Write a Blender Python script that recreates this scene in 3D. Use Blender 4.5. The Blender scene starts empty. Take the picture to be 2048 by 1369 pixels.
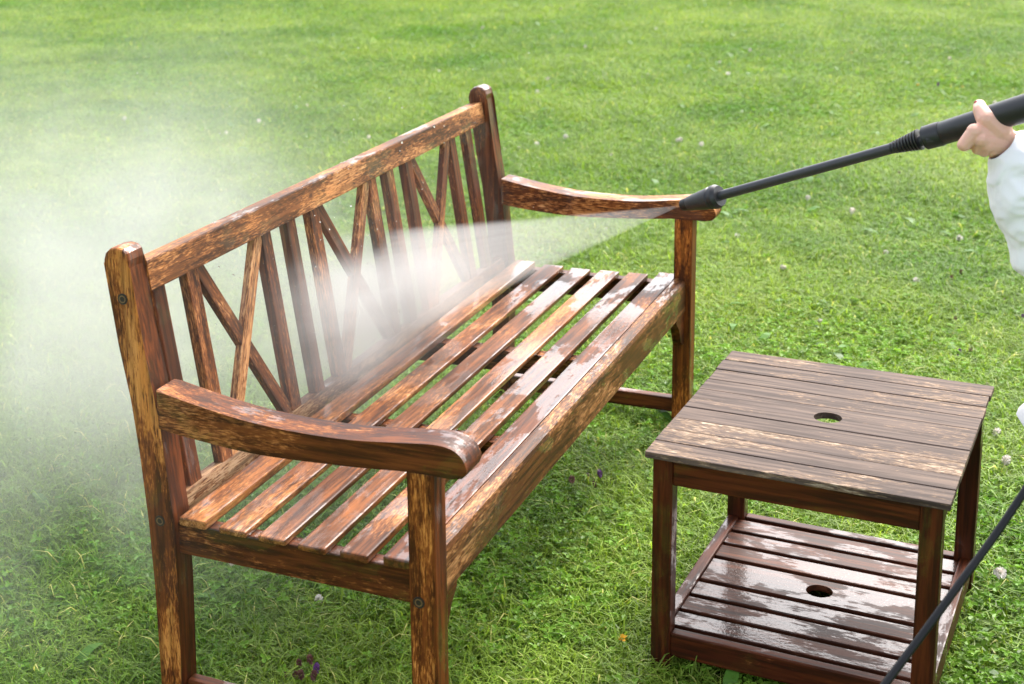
import bpy, bmesh, math, random
import numpy as np
from mathutils import Vector, Matrix, noise as mnoise
R = math.radians
scene = bpy.context.scene
C = scene.collection

# ------------------------------------------------------------------ camera
FPX, PX, PY, W0, H0 = 3002.78, -364.49, -317.25, 2048.0, 1369.0
CAM = Vector((-1.9913, -1.4148, 1.5573))
FW = Vector((0.8640, 0.4489, -0.2284)).normalized()
_yaw, _pit, _rol = -.4792, -.2304, -.0369
def _axes():
    cy, sy, cp, sp = math.cos(_yaw), math.sin(_yaw), math.cos(_pit), math.sin(_pit)
    fw = Vector((cy*cp, -sy*cp, sp))
    rt = Vector((-sy, -cy, 0.0))
    up = rt.cross(fw)
    cr, sr = math.cos(_rol), math.sin(_rol)
    return fw, rt*cr + up*sr, up*cr - rt*sr
FW, RT, UP = _axes()
cam_d = bpy.data.cameras.new('camera'); cam = bpy.data.objects.new('camera', cam_d); C.objects.link(cam)
cam.matrix_world = Matrix(((RT.x, UP.x, -FW.x, CAM.x), (RT.y, UP.y, -FW.y, CAM.y), (RT.z, UP.z, -FW.z, CAM.z), (0, 0, 0, 1)))
cam_d.sensor_width = 36; cam_d.lens = FPX/W0*36
cam_d.shift_x = -PX/W0; cam_d.shift_y = PY/W0
cam_d.clip_start = .05; cam_d.clip_end = 2000
cam_d.dof.use_dof = True; cam_d.dof.focus_distance = 2.9; cam_d.dof.aperture_fstop = 6.3
scene.camera = cam
def at(u, v, d):                      # the point d metres along the optical axis, on a photograph pixel's ray
    return CAM + (FW + RT*((u-W0/2-PX)/FPX) - UP*((v-H0/2-PY)/FPX))*d

# ------------------------------------------------------------------ light
SUN = Vector((.64, -.12, .72)).normalized()
world = bpy.data.worlds.new('World'); scene.world = world; world.use_nodes = True
nt = world.node_tree; nt.nodes.clear()
sky = nt.nodes.new('ShaderNodeTexSky'); sky.sky_type = 'NISHITA'; sky.sun_disc = False
sky.sun_elevation = math.asin(SUN.z); sky.sun_rotation = math.atan2(SUN.x, SUN.y)
sky.air_density = 1.0; sky.dust_density = 4.0; sky.ozone_density = 1.0
hs = nt.nodes.new('ShaderNodeHueSaturation'); hs.inputs['Saturation'].default_value = .45   # thin bright overcast
bg = nt.nodes.new('ShaderNodeBackground'); bg.inputs[1].default_value = .15
wo = nt.nodes.new('ShaderNodeOutputWorld')
nt.links.new(sky.outputs[0], hs.inputs['Color']); nt.links.new(hs.outputs[0], bg.inputs[0]); nt.links.new(bg.outputs[0], wo.inputs[0])
sl = bpy.data.lights.new('sun', 'SUN'); sl.energy = 1.35; sl.angle = R(20); sl.color = (1, .95, .87)
so = bpy.data.objects.new('sun', sl); C.objects.link(so)
so.rotation_euler = SUN.to_track_quat('Z', 'Y').to_euler(); so.location = (0, 0, 8)
scene.view_settings.view_transform = 'Standard'; scene.view_settings.look = 'None'
scene.view_settings.gamma = 1; scene.view_settings.exposure = 1.72
scene.cycles.use_denoising = True
scene.cycles.volume_bounces = 3; scene.cycles.max_bounces = 10; scene.cycles.transparent_max_bounces = 8
scene.cycles.volume_max_steps = 128; scene.cycles.volume_step_rate = 1.0

# ------------------------------------------------------------------ material helpers
class NT:
    def __init__(s, name):
        s.m = bpy.data.materials.new(name); s.m.use_nodes = True
        s.t = s.m.node_tree; s.t.nodes.clear(); s.out = s.n('ShaderNodeOutputMaterial')
    def n(s, typ, **kw):
        nd = s.t.nodes.new(typ)
        for k, v in kw.items(): setattr(nd, k, v)
        return nd
    def l(s, a, b): s.t.links.new(a, b)
    def put(s, sock, v):
        if isinstance(v, bpy.types.NodeSocket): s.l(v, sock)
        else: sock.default_value = v
    def math(s, op, a, b=0.0, c=0.0, clamp=False):
        nd = s.n('ShaderNodeMath', operation=op); nd.use_clamp = clamp
        s.put(nd.inputs[0], a); s.put(nd.inputs[1], b); s.put(nd.inputs[2], c)
        return nd.outputs[0]
    def ramp(s, fac, stops, interp='LINEAR'):
        nd = s.n('ShaderNodeValToRGB'); cr = nd.color_ramp; cr.interpolation = interp
        while len(cr.elements) < len(stops): cr.elements.new(.5)
        for e, (p, c) in zip(cr.elements, stops):
            e.position = p; e.color = c if len(c) == 4 else (*c, 1)
        s.put(nd.inputs[0], fac); return nd.outputs[0]
    def step(s, v, lo, hi):
        nd = s.n('ShaderNodeMapRange', interpolation_type='SMOOTHSTEP')
        s.put(nd.inputs[0], v); s.put(nd.inputs[1], lo); s.put(nd.inputs[2], hi)
        return nd.outputs[0]
    def mix(s, f, a, b):
        nd = s.n('ShaderNodeMix', data_type='RGBA'); s.put(nd.inputs[0], f); s.put(nd.inputs[6], a); s.put(nd.inputs[7], b)
        return nd.outputs[2]
    def noise(s, vec, scale, detail=4, rough=.55, dist=0.0):
        nd = s.n('ShaderNodeTexNoise'); s.put(nd.inputs['Vector'], vec)
        nd.inputs['Scale'].default_value = scale; nd.inputs['Detail'].default_value = detail
        nd.inputs['Roughness'].default_value = rough; nd.inputs['Distortion'].default_value = dist
        return nd.outputs[0]
    def scale(s, vec, v):
        nd = s.n('ShaderNodeVectorMath', operation='MULTIPLY'); s.put(nd.inputs[0], vec); s.put(nd.inputs[1], v); return nd.outputs[0]
    def add(s, vec, v):
        nd = s.n('ShaderNodeVectorMath', operation='ADD'); s.put(nd.inputs[0], vec); s.put(nd.inputs[1], v); return nd.outputs[0]
    def bsdf(s, **kw):
        b = s.n('ShaderNodeBsdfPrincipled')
        for k, v in kw.items(): s.put(b.inputs[k.replace('_', ' ')], v)
        s.l(b.outputs[0], s.out.inputs[0]); return b
    def bump(s, h, strength, dist=.002):
        nd = s.n('ShaderNodeBump'); s.put(nd.inputs['Height'], h); nd.inputs['Strength'].default_value = strength
        nd.inputs['Distance'].default_value = dist; return nd.outputs[0]

def col(*c): return (*c, 1.0)
_wood = {}
def wood(axis='x', wear=.5, dark=(.062, .018, .006), dark2=(.135, .043, .012), bare=(.55, .235, .06), bare2=(.68, .37, .14),
         wet=.5, grey=0.0, dry=0.0, yd=0.0):
    """stained hardwood, the stain scrubbed off in streaks along the grain, with a film of water on it"""
    k = (axis, wear, dark, dark2, bare, bare2, wet, grey, dry, yd)
    if k in _wood: return _wood[k]
    N = NT('worn_wood_%s' % axis)
    tc = N.n('ShaderNodeTexCoord'); oi = N.n('ShaderNodeObjectInfo')
    off = N.n('ShaderNodeCombineXYZ')
    N.l(N.math('MULTIPLY', oi.outputs['Random'], 37.0), off.inputs[0]); N.l(N.math('MULTIPLY', oi.outputs['Random'], 91.0), off.inputs[1]); N.l(N.math('MULTIPLY', oi.outputs['Random'], 53.0), off.inputs[2])
    v = N.add(tc.outputs['Object'], off.outputs[0])
    st = lambda q: tuple(q if a == axis else 1.0 for a in 'xyz')
    g1 = N.noise(N.scale(v, st(.055)), 95, 5, .6, .25)             # fine grain
    g2 = N.noise(N.scale(v, st(.10)), 22, 4, .55, 1.0)             # figure of the wood
    pores = N.noise(N.scale(v, st(.10)), 330, 2, .5)
    w1 = N.noise(N.scale(v, st(.34)), 8.0, 5, .6, .5)              # where the stain has gone
    w2 = N.noise(N.scale(v, st(.15)), 400, 4, .62)                  # flecks along the grain
    w3 = N.noise(N.scale(v, st(.40)), 85, 6, .75)                   # ragged edges
    s_ = N.math('ADD', N.math('MULTIPLY', w1, .52), N.math('ADD', N.math('MULTIPLY', w2, .34), N.math('MULTIPLY', w3, .22)))
    th = .694 - .20*wear
    if yd:                                                           # y-facing sides keep more stain, and their shade is put into the colour
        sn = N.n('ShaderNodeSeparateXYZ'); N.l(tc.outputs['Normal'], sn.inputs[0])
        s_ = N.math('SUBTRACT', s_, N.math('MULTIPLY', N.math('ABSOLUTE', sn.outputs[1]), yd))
    mask = N.step(s_, th-.05, th+.085)
    mask = N.math('MULTIPLY', mask, N.step(pores, .28, .46))
    darkc = N.mix(N.step(g2, .3, .75), col(dark[0]*.80, dark[1]*.72, dark[2]*.66), col(dark2[0]*.86, dark2[1]*.78, dark2[2]*.70))
    if not grey: bare, bare2 = (bare[0]*.88, bare[1]*.76, bare[2]*.80), (bare2[0]*.88, bare2[1]*.78, bare2[2]*.82)
    darkc = N.mix(N.step(g1, .40, .62), N.scale(darkc, (.72, .66, .62)), N.scale(darkc, (1.45, 1.38, 1.3)))
    barec = N.mix(N.step(g1, .33, .68), col(*[c*.62 for c in bare]), col(*bare2))
    barec = N.mix(N.step(g2, .35, .7), barec, col(*bare))
    if grey: barec = N.mix(grey, barec, col(.44, .36, .27)); darkc = N.mix(grey*.8, darkc, N.mix(g1, col(.058, .044, .039), col(.155, .125, .112)))
    midc = col(dark2[0]*.55+bare[0]*.32, dark2[1]*.55+bare[1]*.26, dark2[2]*.55+bare[2]*.20)
    c = N.mix(N.step(mask, .0, .5), darkc, midc); c = N.mix(N.step(mask, .4, 1.0), c, barec)
    c = N.mix(N.step(g1, .58, .30), c, N.mix(.55, c, col(.02, .009, .005)))
    film = N.noise(N.scale(v, st(.5)), 13, 3, .5, .8)
    drops = N.noise(v, 240, 2, .5)
    film = N.math('MULTIPLY_ADD', N.math('SUBTRACT', N.noise(v, 55, 4, .65), .5), .22, film)
    film = N.math('MULTIPLY_ADD', N.math('SUBTRACT', N.noise(N.scale(v, st(.22)), 150, 4, .65), .5), .42, film)
    wetm = N.step(film, .63-.22*wet, .70-.22*wet)
    rough = N.math('MULTIPLY_ADD', mask, .14, .36+.24*dry)
    rough = N.math('MULTIPLY_ADD', g1, .16, rough)
    h = N.math('ADD', N.math('MULTIPLY', g1, .5), N.math('MULTIPLY', mask, -.25))
    h = N.math('ADD', h, N.math('MULTIPLY', pores, .25))
    b = N.bsdf(Base_Color=c, Roughness=rough, IOR=1.5); b.inputs['Specular IOR Level'].default_value = .17-.03*dry
    N.l(N.bump(h, .32, .0016), b.inputs['Normal'])
    N.put(b.inputs['Coat Weight'], N.math('MULTIPLY', wetm, .9)); N.put(b.inputs['Coat Roughness'], N.math('MULTIPLY_ADD', drops, .09, .015))
    b.inputs['Coat IOR'].default_value = 1.5
    hw = N.math('ADD', N.math('MULTIPLY', N.noise(N.scale(v, st(.6)), 150, 3, .6), .8), N.math('MULTIPLY', N.step(drops, .55, .75), .35))
    N.l(N.bump(hw, .30, .0015), b.inputs['Coat Normal'])
    _wood[k] = N.m; return N.m

def plain(name, c, rough=.5, spec=.5, var=.15, vs=40, bump=0.0, bs=300, sheen=0.0, sss=0.0, metal=0.0):
    N = NT(name); tc = N.n('ShaderNodeTexCoord')
    n1 = N.noise(tc.outputs['Object'], vs, 4, .6)
    cc = N.mix(n1, col(*[q*(1-var) for q in c]), col(*[min(1, q*(1+var)) for q in c]))
    b = N.bsdf(Base_Color=cc, Roughness=N.math('MULTIPLY_ADD', n1, .2, rough-.1), Metallic=metal)
    b.inputs['Specular IOR Level'].default_value = spec
    if bump: N.l(N.bump(N.noise(tc.outputs['Object'], bs, 3, .6), bump, .001), b.inputs['Normal'])
    if sheen: b.inputs['Sheen Weight'].default_value = sheen
    if sss:
        b.inputs['Subsurface Weight'].default_value = sss; b.inputs['Subsurface Radius'].default_value = (.9, .35, .2); b.inputs['Subsurface Scale'].default_value = .006
    return N.m

# ------------------------------------------------------------------ object helpers
def tag(o, label=None, cat=None, group=None, kind=None):
    if label: o['label'] = label
    if cat: o['category'] = cat
    if group: o['group'] = group
    if kind: o['kind'] = kind
    return o
def empty(name, loc, rz=0.0):
    o = bpy.data.objects.new(name, None); o.empty_display_size = .1; C.objects.link(o)
    o.location = loc; o.rotation_euler = (0, 0, rz); return o
def link(name, me, mat, parent=None, loc=(0, 0, 0), rot=None, smooth=False):
    o = bpy.data.objects.new(name, me); C.objects.link(o)
    if mat and not me.materials: me.materials.append(mat)
    if parent: o.parent = parent
    o.location = loc
    if rot is not None: o.rotation_euler = rot
    if smooth:
        for p in me.polygons: p.use_smooth = True
    return o
def bm_mesh(bm, name):
    bmesh.ops.recalc_face_normals(bm, faces=bm.faces[:])
    me = bpy.data.meshes.new(name); bm.to_mesh(me); bm.free(); return me
def box_mesh(sx, sy, sz, bev=.003, seg=2, jit=0.0, seed=0):
    bm = bmesh.new(); bmesh.ops.create_cube(bm, size=1)
    for v in bm.verts: v.co = Vector((v.co.x*sx, v.co.y*sy, v.co.z*sz))
    if bev: bmesh.ops.bevel(bm, geom=bm.edges[:], offset=bev, segments=seg, profile=.6, affect='EDGES')
    return bm_mesh(bm, 'board')
def board(name, parent, c, size, mat, rot=None, bev=.003):
    """a sawn board, c its centre in the parent's frame"""
    me = box_mesh(*size, bev=bev)
    return link(name, me, mat, parent, c, rot)
def extrude_profile(pts, axis, a0, a1, bev=.004, origin=(0, 0, 0)):
    """closed 2-D outline (y,z) pulled along x from a0 to a1 (axis 'x'), or (x,z) along y (axis 'y')"""
    bm = bmesh.new(); o = Vector(origin)
    def P(p, a): return (Vector((a, p[0], p[1])) if axis == 'x' else Vector((p[0], a, p[1]))) - o
    v0 = [bm.verts.new(P(p, a0)) for p in pts]; v1 = [bm.verts.new(P(p, a1)) for p in pts]
    f0 = bm.faces.new(v0); f1 = bm.faces.new(v1[::-1]); n = len(pts)
    for i in range(n): bm.faces.new((v0[i], v1[i], v1[(i+1) % n], v0[(i+1) % n]))
    if bev:
        ed = list(f0.edges)+list(f1.edges)
        bmesh.ops.bevel(bm, geom=ed, offset=bev, segments=2, profile=.6, affect='EDGES')
    return bm_mesh(bm, 'profile')
def catmull(pts, n=8, closed=False):
    out = []; m = len(pts)
    for i in range(m if closed else m-1):
        p = [Vector(pts[(i+k) % m] if closed else pts[min(max(i+k, 0), m-1)]) for k in (-1, 0, 1, 2)]
        for j in range(n):
            t = j/n
            out.append(.5*((2*p[1])+(-p[0]+p[2])*t+(2*p[0]-5*p[1]+4*p[2]-p[3])*t*t+(-p[0]+3*p[1]-3*p[2]+p[3])*t**3))
    if not closed: out.append(Vector(pts[-1]))
    return out
def frames(path):
    T = [(path[min(i+1, len(path)-1)]-path[max(i-1, 0)]).normalized() for i in range(len(path))]
    a = Vector((0, 0, 1)) if abs(T[0].z) < .9 else Vector((1, 0, 0))
    n = (a-T[0]*a.dot(T[0])).normalized(); out = []
    for t in T:
        n = (n-t*n.dot(t)).normalized(); out.append((t, n, t.cross(n)))
    return out
def tube_mesh(path, radii, seg=16, cap=True):
    path = [Vector(p) for p in path]; fr = frames(path)
    if not hasattr(radii, '__len__'): radii = [radii]*len(path)
    bm = bmesh.new(); rings = []
    for p, r, (t, n, b) in zip(path, radii, fr):
        rings.append([bm.verts.new(p+(n*math.cos(2*math.pi*k/seg)+b*math.sin(2*math.pi*k/seg))*r) for k in range(seg)])
    for a, b in zip(rings, rings[1:]):
        for k in range(seg): bm.faces.new((a[k], a[(k+1) % seg], b[(k+1) % seg], b[k]))
    if cap: bm.faces.new(rings[0][::-1]); bm.faces.new(rings[-1])
    return bm_mesh(bm, 'tube')
def lathe_on(p0, p1, prof, seg=28):
    """turned piece: prof = [(fraction along p0-p1, radius)]"""
    p0, p1 = Vector(p0), Vector(p1)
    ax = (p1-p0); bm = bmesh.new(); rings = []
    t = ax.normalized(); a = Vector((0, 0, 1)); n = (a-t*a.dot(t)).normalized(); b = t.cross(n)
    for f, r in prof:
        rings.append([bm.verts.new(p0+ax*f+(n*math.cos(2*math.pi*k/seg)+b*math.sin(2*math.pi*k/seg))*r) for k in range(seg)])
    for q, w in zip(rings, rings[1:]):
        for k in range(seg): bm.faces.new((q[k], q[(k+1) % seg], w[(k+1) % seg], w[k]))
    bm.faces.new(rings[0][::-1]); bm.faces.new(rings[-1])
    return bm_mesh(bm, 'turned')
def shift_origin(me, o):
    me.transform(Matrix.Translation(-Vector(o))); return me
def flat_shade_by_angle(me, deg=35):
    for p in me.polygons: p.use_smooth = True
    try: me.set_sharp_from_angle(angle=R(deg))
    except Exception: pass

# ------------------------------------------------------------------ ground
def ground():
    N = NT('lawn_soil'); g = N.n('ShaderNodeNewGeometry')
    a = N.noise(g.outputs['Position'], .5, 4, .6); b_ = N.noise(g.outputs['Position'], 30, 5, .7)
    c = N.mix(b_, col(.025, .050, .008), col(.070, .135, .020)); c = N.mix(N.math('MULTIPLY', a, .4), c, col(.10, .19, .028))
    b = N.bsdf(Base_Color=c, Roughness=.95); N.l(N.bump(b_, .8, .02), b.inputs['Normal'])
    s = 400; xs = [-s, -40, -10, -3, 3, 8, 16, 30, 60, s]
    bm = bmesh.new(); vs = [[bm.verts.new((x, y, 0)) for y in xs] for x in xs]
    for i in range(len(xs)-1):
        for j in range(len(xs)-1): bm.faces.new((vs[i][j], vs[i+1][j], vs[i+1][j+1], vs[i][j+1]))
    o = link('ground', bm_mesh(bm, 'ground'), N.m); tag(o, 'green lawn ground under the bench and the side table', 'ground', kind='structure')
ground()

# ------------------------------------------------------------------ lawn
def leaf_mat(name, c1, c2, c3, tr=.35, rough=.45):
    N = NT(name); g = N.n('ShaderNodeNewGeometry'); at_ = N.n('ShaderNodeAttribute', attribute_name='shade')
    big = N.noise(g.outputs['Position'], .55, 3, .55); mid = N.noise(g.outputs['Position'], 3.2, 3, .6)
    v = N.math('ADD', N.math('MULTIPLY', big, .75), N.math('MULTIPLY', mid, .5))
    c = N.mix(N.step(v, .34, .94), col(*c1), col(*c2)); c = N.mix(N.step(at_.outputs['Fac'], .6, .95), c, col(*c3)); c = N.scale(c, N.math('MULTIPLY_ADD', at_.outputs['Fac'], 1.25, .55))
    d = N.bsdf(Base_Color=c, Roughness=rough); d.inputs['Specular IOR Level'].default_value = .16
    t = N.n('ShaderNodeBsdfTranslucent'); N.l(N.scale(c, (1.25, 1.25, .6)), t.inputs['Color'])
    m = N.n('ShaderNodeMixShader'); m.inputs[0].default_value = tr
    N.l(d.outputs[0], m.inputs[1]); N.l(t.outputs[0], m.inputs[2]); N.l(m.outputs[0], N.out.inputs[0])
    return N.m
M_grass = leaf_mat('grass_blade', (.112, .24, .026), (.31, .42, .066), (.38, .36, .13), .48, .36)
M_clover = leaf_mat('clover_leaf', (.080, .21, .019), (.20, .35, .042), (.24, .38, .08), .36, .38)
M_broad = leaf_mat('broad_leaf', (.06, .155, .022), (.10, .22, .03), (.17, .28, .06), .32, .42)

def patch_mesh(seed, nblade, nclover, nbroad, hmin, hmax, half=.19, lean=1.0):
    rnd = random.Random(seed); V = []; F = []; M = []; S = []
    def strip(pts, widths, side, m, sh):
        i0 = len(V)
        for p, w in zip(pts, widths):
            V.append(tuple(p-side*w)); V.append(tuple(p+side*w))
        for k in range(len(pts)-1):
            F.append((i0+2*k, i0+2*k+1, i0+2*k+3, i0+2*k+2)); M.append(m); S.append(sh)
    for _ in range(nblade):
        r = half*1.25*math.sqrt(rnd.random()); a = rnd.random()*6.283
        x, y = r*math.cos(a), r*math.sin(a)
        hgt = rnd.uniform(hmin, hmax)*(1.3 if rnd.random() < .04 else 1)
        az = rnd.random()*6.283; d = Vector((math.cos(az), math.sin(az), 0)); side = Vector((-d.y, d.x, 0))
        ln = rnd.uniform(.25, 1.25)*lean; w = rnd.uniform(.0009, .0022)
        b = Vector((x, y, -.004))
        pts = [b, b+Vector((0, 0, hgt*.42))+d*hgt*.18*ln, b+Vector((0, 0, hgt*.72))+d*hgt*.52*ln, b+Vector((0, 0, hgt*(.92-.22*ln)))+d*hgt*1.0*ln]
        sh = rnd.random(); sh = .9 if sh > .972 else .64*rnd.random()
        strip(pts, [w, w*.95, w*.75, w*.1], side, 0, sh)
    for _ in range(nclover):
        r = half*1.15*math.sqrt(rnd.random()); a = rnd.random()*6.283; x, y = r*math.cos(a), r*math.sin(a)
        hgt = rnd.uniform(.018, .048); rr = rnd.uniform(.0038, .0076); a0 = rnd.random()*6.283
        tilt = Vector((rnd.uniform(-.45, .45), rnd.uniform(-.45, .45), 1)).normalized()
        e1 = tilt.orthogonal().normalized(); e2 = tilt.cross(e1); sh = rnd.random()*.72
        c = Vector((x, y, hgt))
        strip([Vector((x+rnd.uniform(-.012, .012), y+rnd.uniform(-.012, .012), -.002)), c], [.0006, .0005], Vector((.7, .7, 0)), 1, sh)
        for k in range(3):
            an = a0+k*2.094; dr = e1*math.cos(an)+e2*math.sin(an); sd = tilt.cross(dr)
            up_ = tilt*rr*.35
            i0 = len(V)
            for p in (c, c+dr*rr*.6+sd*rr*.62+up_, c+dr*rr*1.35+sd*rr*.62+up_, c+dr*rr*1.75+sd*rr*.28+up_*.7, c+dr*rr*1.62+up_*.1,
                      c+dr*rr*1.75-sd*rr*.28+up_*.7, c+dr*rr*1.35-sd*rr*.62+up_, c+dr*rr*.6-sd*rr*.62+up_): V.append(tuple(p))
            F.append((i0, i0+1, i0+2, i0+3, i0+4)); F.append((i0, i0+4, i0+5, i0+6, i0+7)); M += [1, 1]; S += [sh, sh]
    for _ in range(nbroad):
        r = half*math.sqrt(rnd.random()); a = rnd.random()*6.283; x, y = r*math.cos(a), r*math.sin(a)
        for k in range(rnd.randint(3, 6)):
            az = rnd.random()*6.283; d = Vector((math.cos(az), math.sin(az), 0)); side = Vector((-d.y, d.x, 0))
            L = rnd.uniform(.05, .11); w = rnd.uniform(.006, .012); b = Vector((x, y, .0)); el = rnd.uniform(.35, 1.0)
            pts = [b+d*L*t+Vector((0, 0, L*el*(1.5*t-1.05*t*t))) for t in (0, .2, .42, .64, .84, 1)]
            strip(pts, [w*.25, w*.7, w, w*.9, w*.5, .0004], side, 2, .1+rnd.random()*.45)
    me = bpy.data.meshes.new('lawn_patch'); me.from_pydata(V, [], F)
    for m in (M_grass, M_clover, M_broad): me.materials.append(m)
    me.polygons.foreach_set('material_index', M)
    at_ = me.attributes.new('shade', 'FLOAT', 'FACE'); at_.data.foreach_set('value', S)
    me.update(); return me

def lawn():
    kinds = [(1500, 10, 0, .03, .065, 1.0), (1500, 25, 0, .035, .075, 1.1), (1300, 60, 1, .03, .06, 1.0), (1100, 170, 1, .025, .055, 1.0),
             (1000, 290, 0, .025, .055, .9), (1100, 230, 2, .03, .06, 1.0), (1500, 20, 1, .03, .07, 1.25), (1400, 0, 0, .045, .09, 1.3)]
    protos = []
    for i, k in enumerate(kinds):
        me = patch_mesh(100+i, k[0], k[1], k[2], k[3], k[4], lean=k[5])
        protos.append(bpy.data.objects.new('lawn_patch', me))
    rnd = random.Random(7); P = []; ROT = []; SC = []; IDX = []
    f2 = Vector((FW.x, FW.y)).normalized(); r2 = Vector((RT.x, RT.y)).normalized()
    d = .6
    while d < 26:
        st = .17 if d < 7 else .17+(d-7)*.010
        ex = 2.4 if d < 9 else 2.4+(d-9)*.12; lo, hi = (-664/FPX-.05)*d-ex, (1390/FPX+.05)*d+ex
        s = lo
        while s < hi:
            q = Vector((CAM.x, CAM.y))+f2*(d+rnd.uniform(-.5, .5)*st)+r2*(s+rnd.uniform(-.5, .5)*st)
            n = mnoise.noise(Vector((q.x*.9, q.y*.9, 3.1)))+.45*mnoise.noise(Vector((q.x*2.7, q.y*2.7, 9.4)))
            near = 1.0 if (d < 4.2 and s > -.1) else 0.0
            n += .30*near-.12-(.25 if s < -.35 and d < 5 else 0)
            w = [1, 1.2, .5, .1, .02, .02, .7, .35] if n < -.08 else ([.5, .7, 1, .6, .15, .15, .5, .15] if n < .22 else ([.1, .2, .8, 1.1, .9, .5, .2, .1] if n < .5 else [0, .05, .3, 1, 1.4, .8, .05, .1]))
            IDX.append(rnd.choices(range(8), w)[0]); P.append((q.x, q.y, 0)); ROT.append(rnd.random()*6.283)
            SC.append(rnd.uniform(.85, 1.15)*(1 if d < 7 else 1+(d-7)*.02))
            s += st
        d += st
    me = bpy.data.meshes.new('lawn'); me.from_pydata(P, [], [])
    for nm, typ, dat in (('pidx', 'INT', IDX), ('prot', 'FLOAT', ROT), ('pscale', 'FLOAT', SC)):
        a = me.attributes.new(nm, typ, 'POINT'); a.data.foreach_set('value', dat)
    o = link('lawn_grass', me, None); tag(o, 'short green lawn of grass blades and clover leaves', 'grass', kind='stuff')
    ng = bpy.data.node_groups.new('lawn', 'GeometryNodeTree')
    ng.interface.new_socket('Geometry', in_out='INPUT', socket_type='NodeSocketGeometry'); ng.interface.new_socket('Geometry', in_out='OUTPUT', socket_type='NodeSocketGeometry')
    n = ng.nodes; gi = n.new('NodeGroupInput'); go = n.new('NodeGroupOutput')
    m2p = n.new('GeometryNodeMeshToPoints'); iop = n.new('GeometryNodeInstanceOnPoints'); iop.inputs['Pick Instance'].default_value = True
    g2i = n.new('GeometryNodeGeometryToInstance')
    for p in reversed(protos):
        oi = n.new('GeometryNodeObjectInfo'); oi.inputs['Object'].default_value = p
        ng.links.new(oi.outputs['Geometry'], g2i.inputs[0])
    def attr(nm, dt):
        a = n.new('GeometryNodeInputNamedAttribute'); a.data_type = dt; a.inputs['Name'].default_value = nm; return a.outputs[0]
    cx = n.new('ShaderNodeCombineXYZ'); ng.links.new(attr('prot', 'FLOAT'), cx.inputs[2])
    ng.links.new(gi.outputs[0], m2p.inputs[0]); ng.links.new(m2p.outputs[0], iop.inputs['Points']); ng.links.new(g2i.outputs[0], iop.inputs['Instance'])
    ng.links.new(attr('pidx', 'INT'), iop.inputs['Instance Index']); ng.links.new(cx.outputs[0], iop.inputs['Rotation']); ng.links.new(attr('pscale', 'FLOAT'), iop.inputs['Scale'])
    ng.links.new(iop.outputs[0], go.inputs[0])
    md = o.modifiers.new('scatter', 'NODES'); md.node_group = ng
    print('lawn patches', len(P))
lawn()

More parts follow.
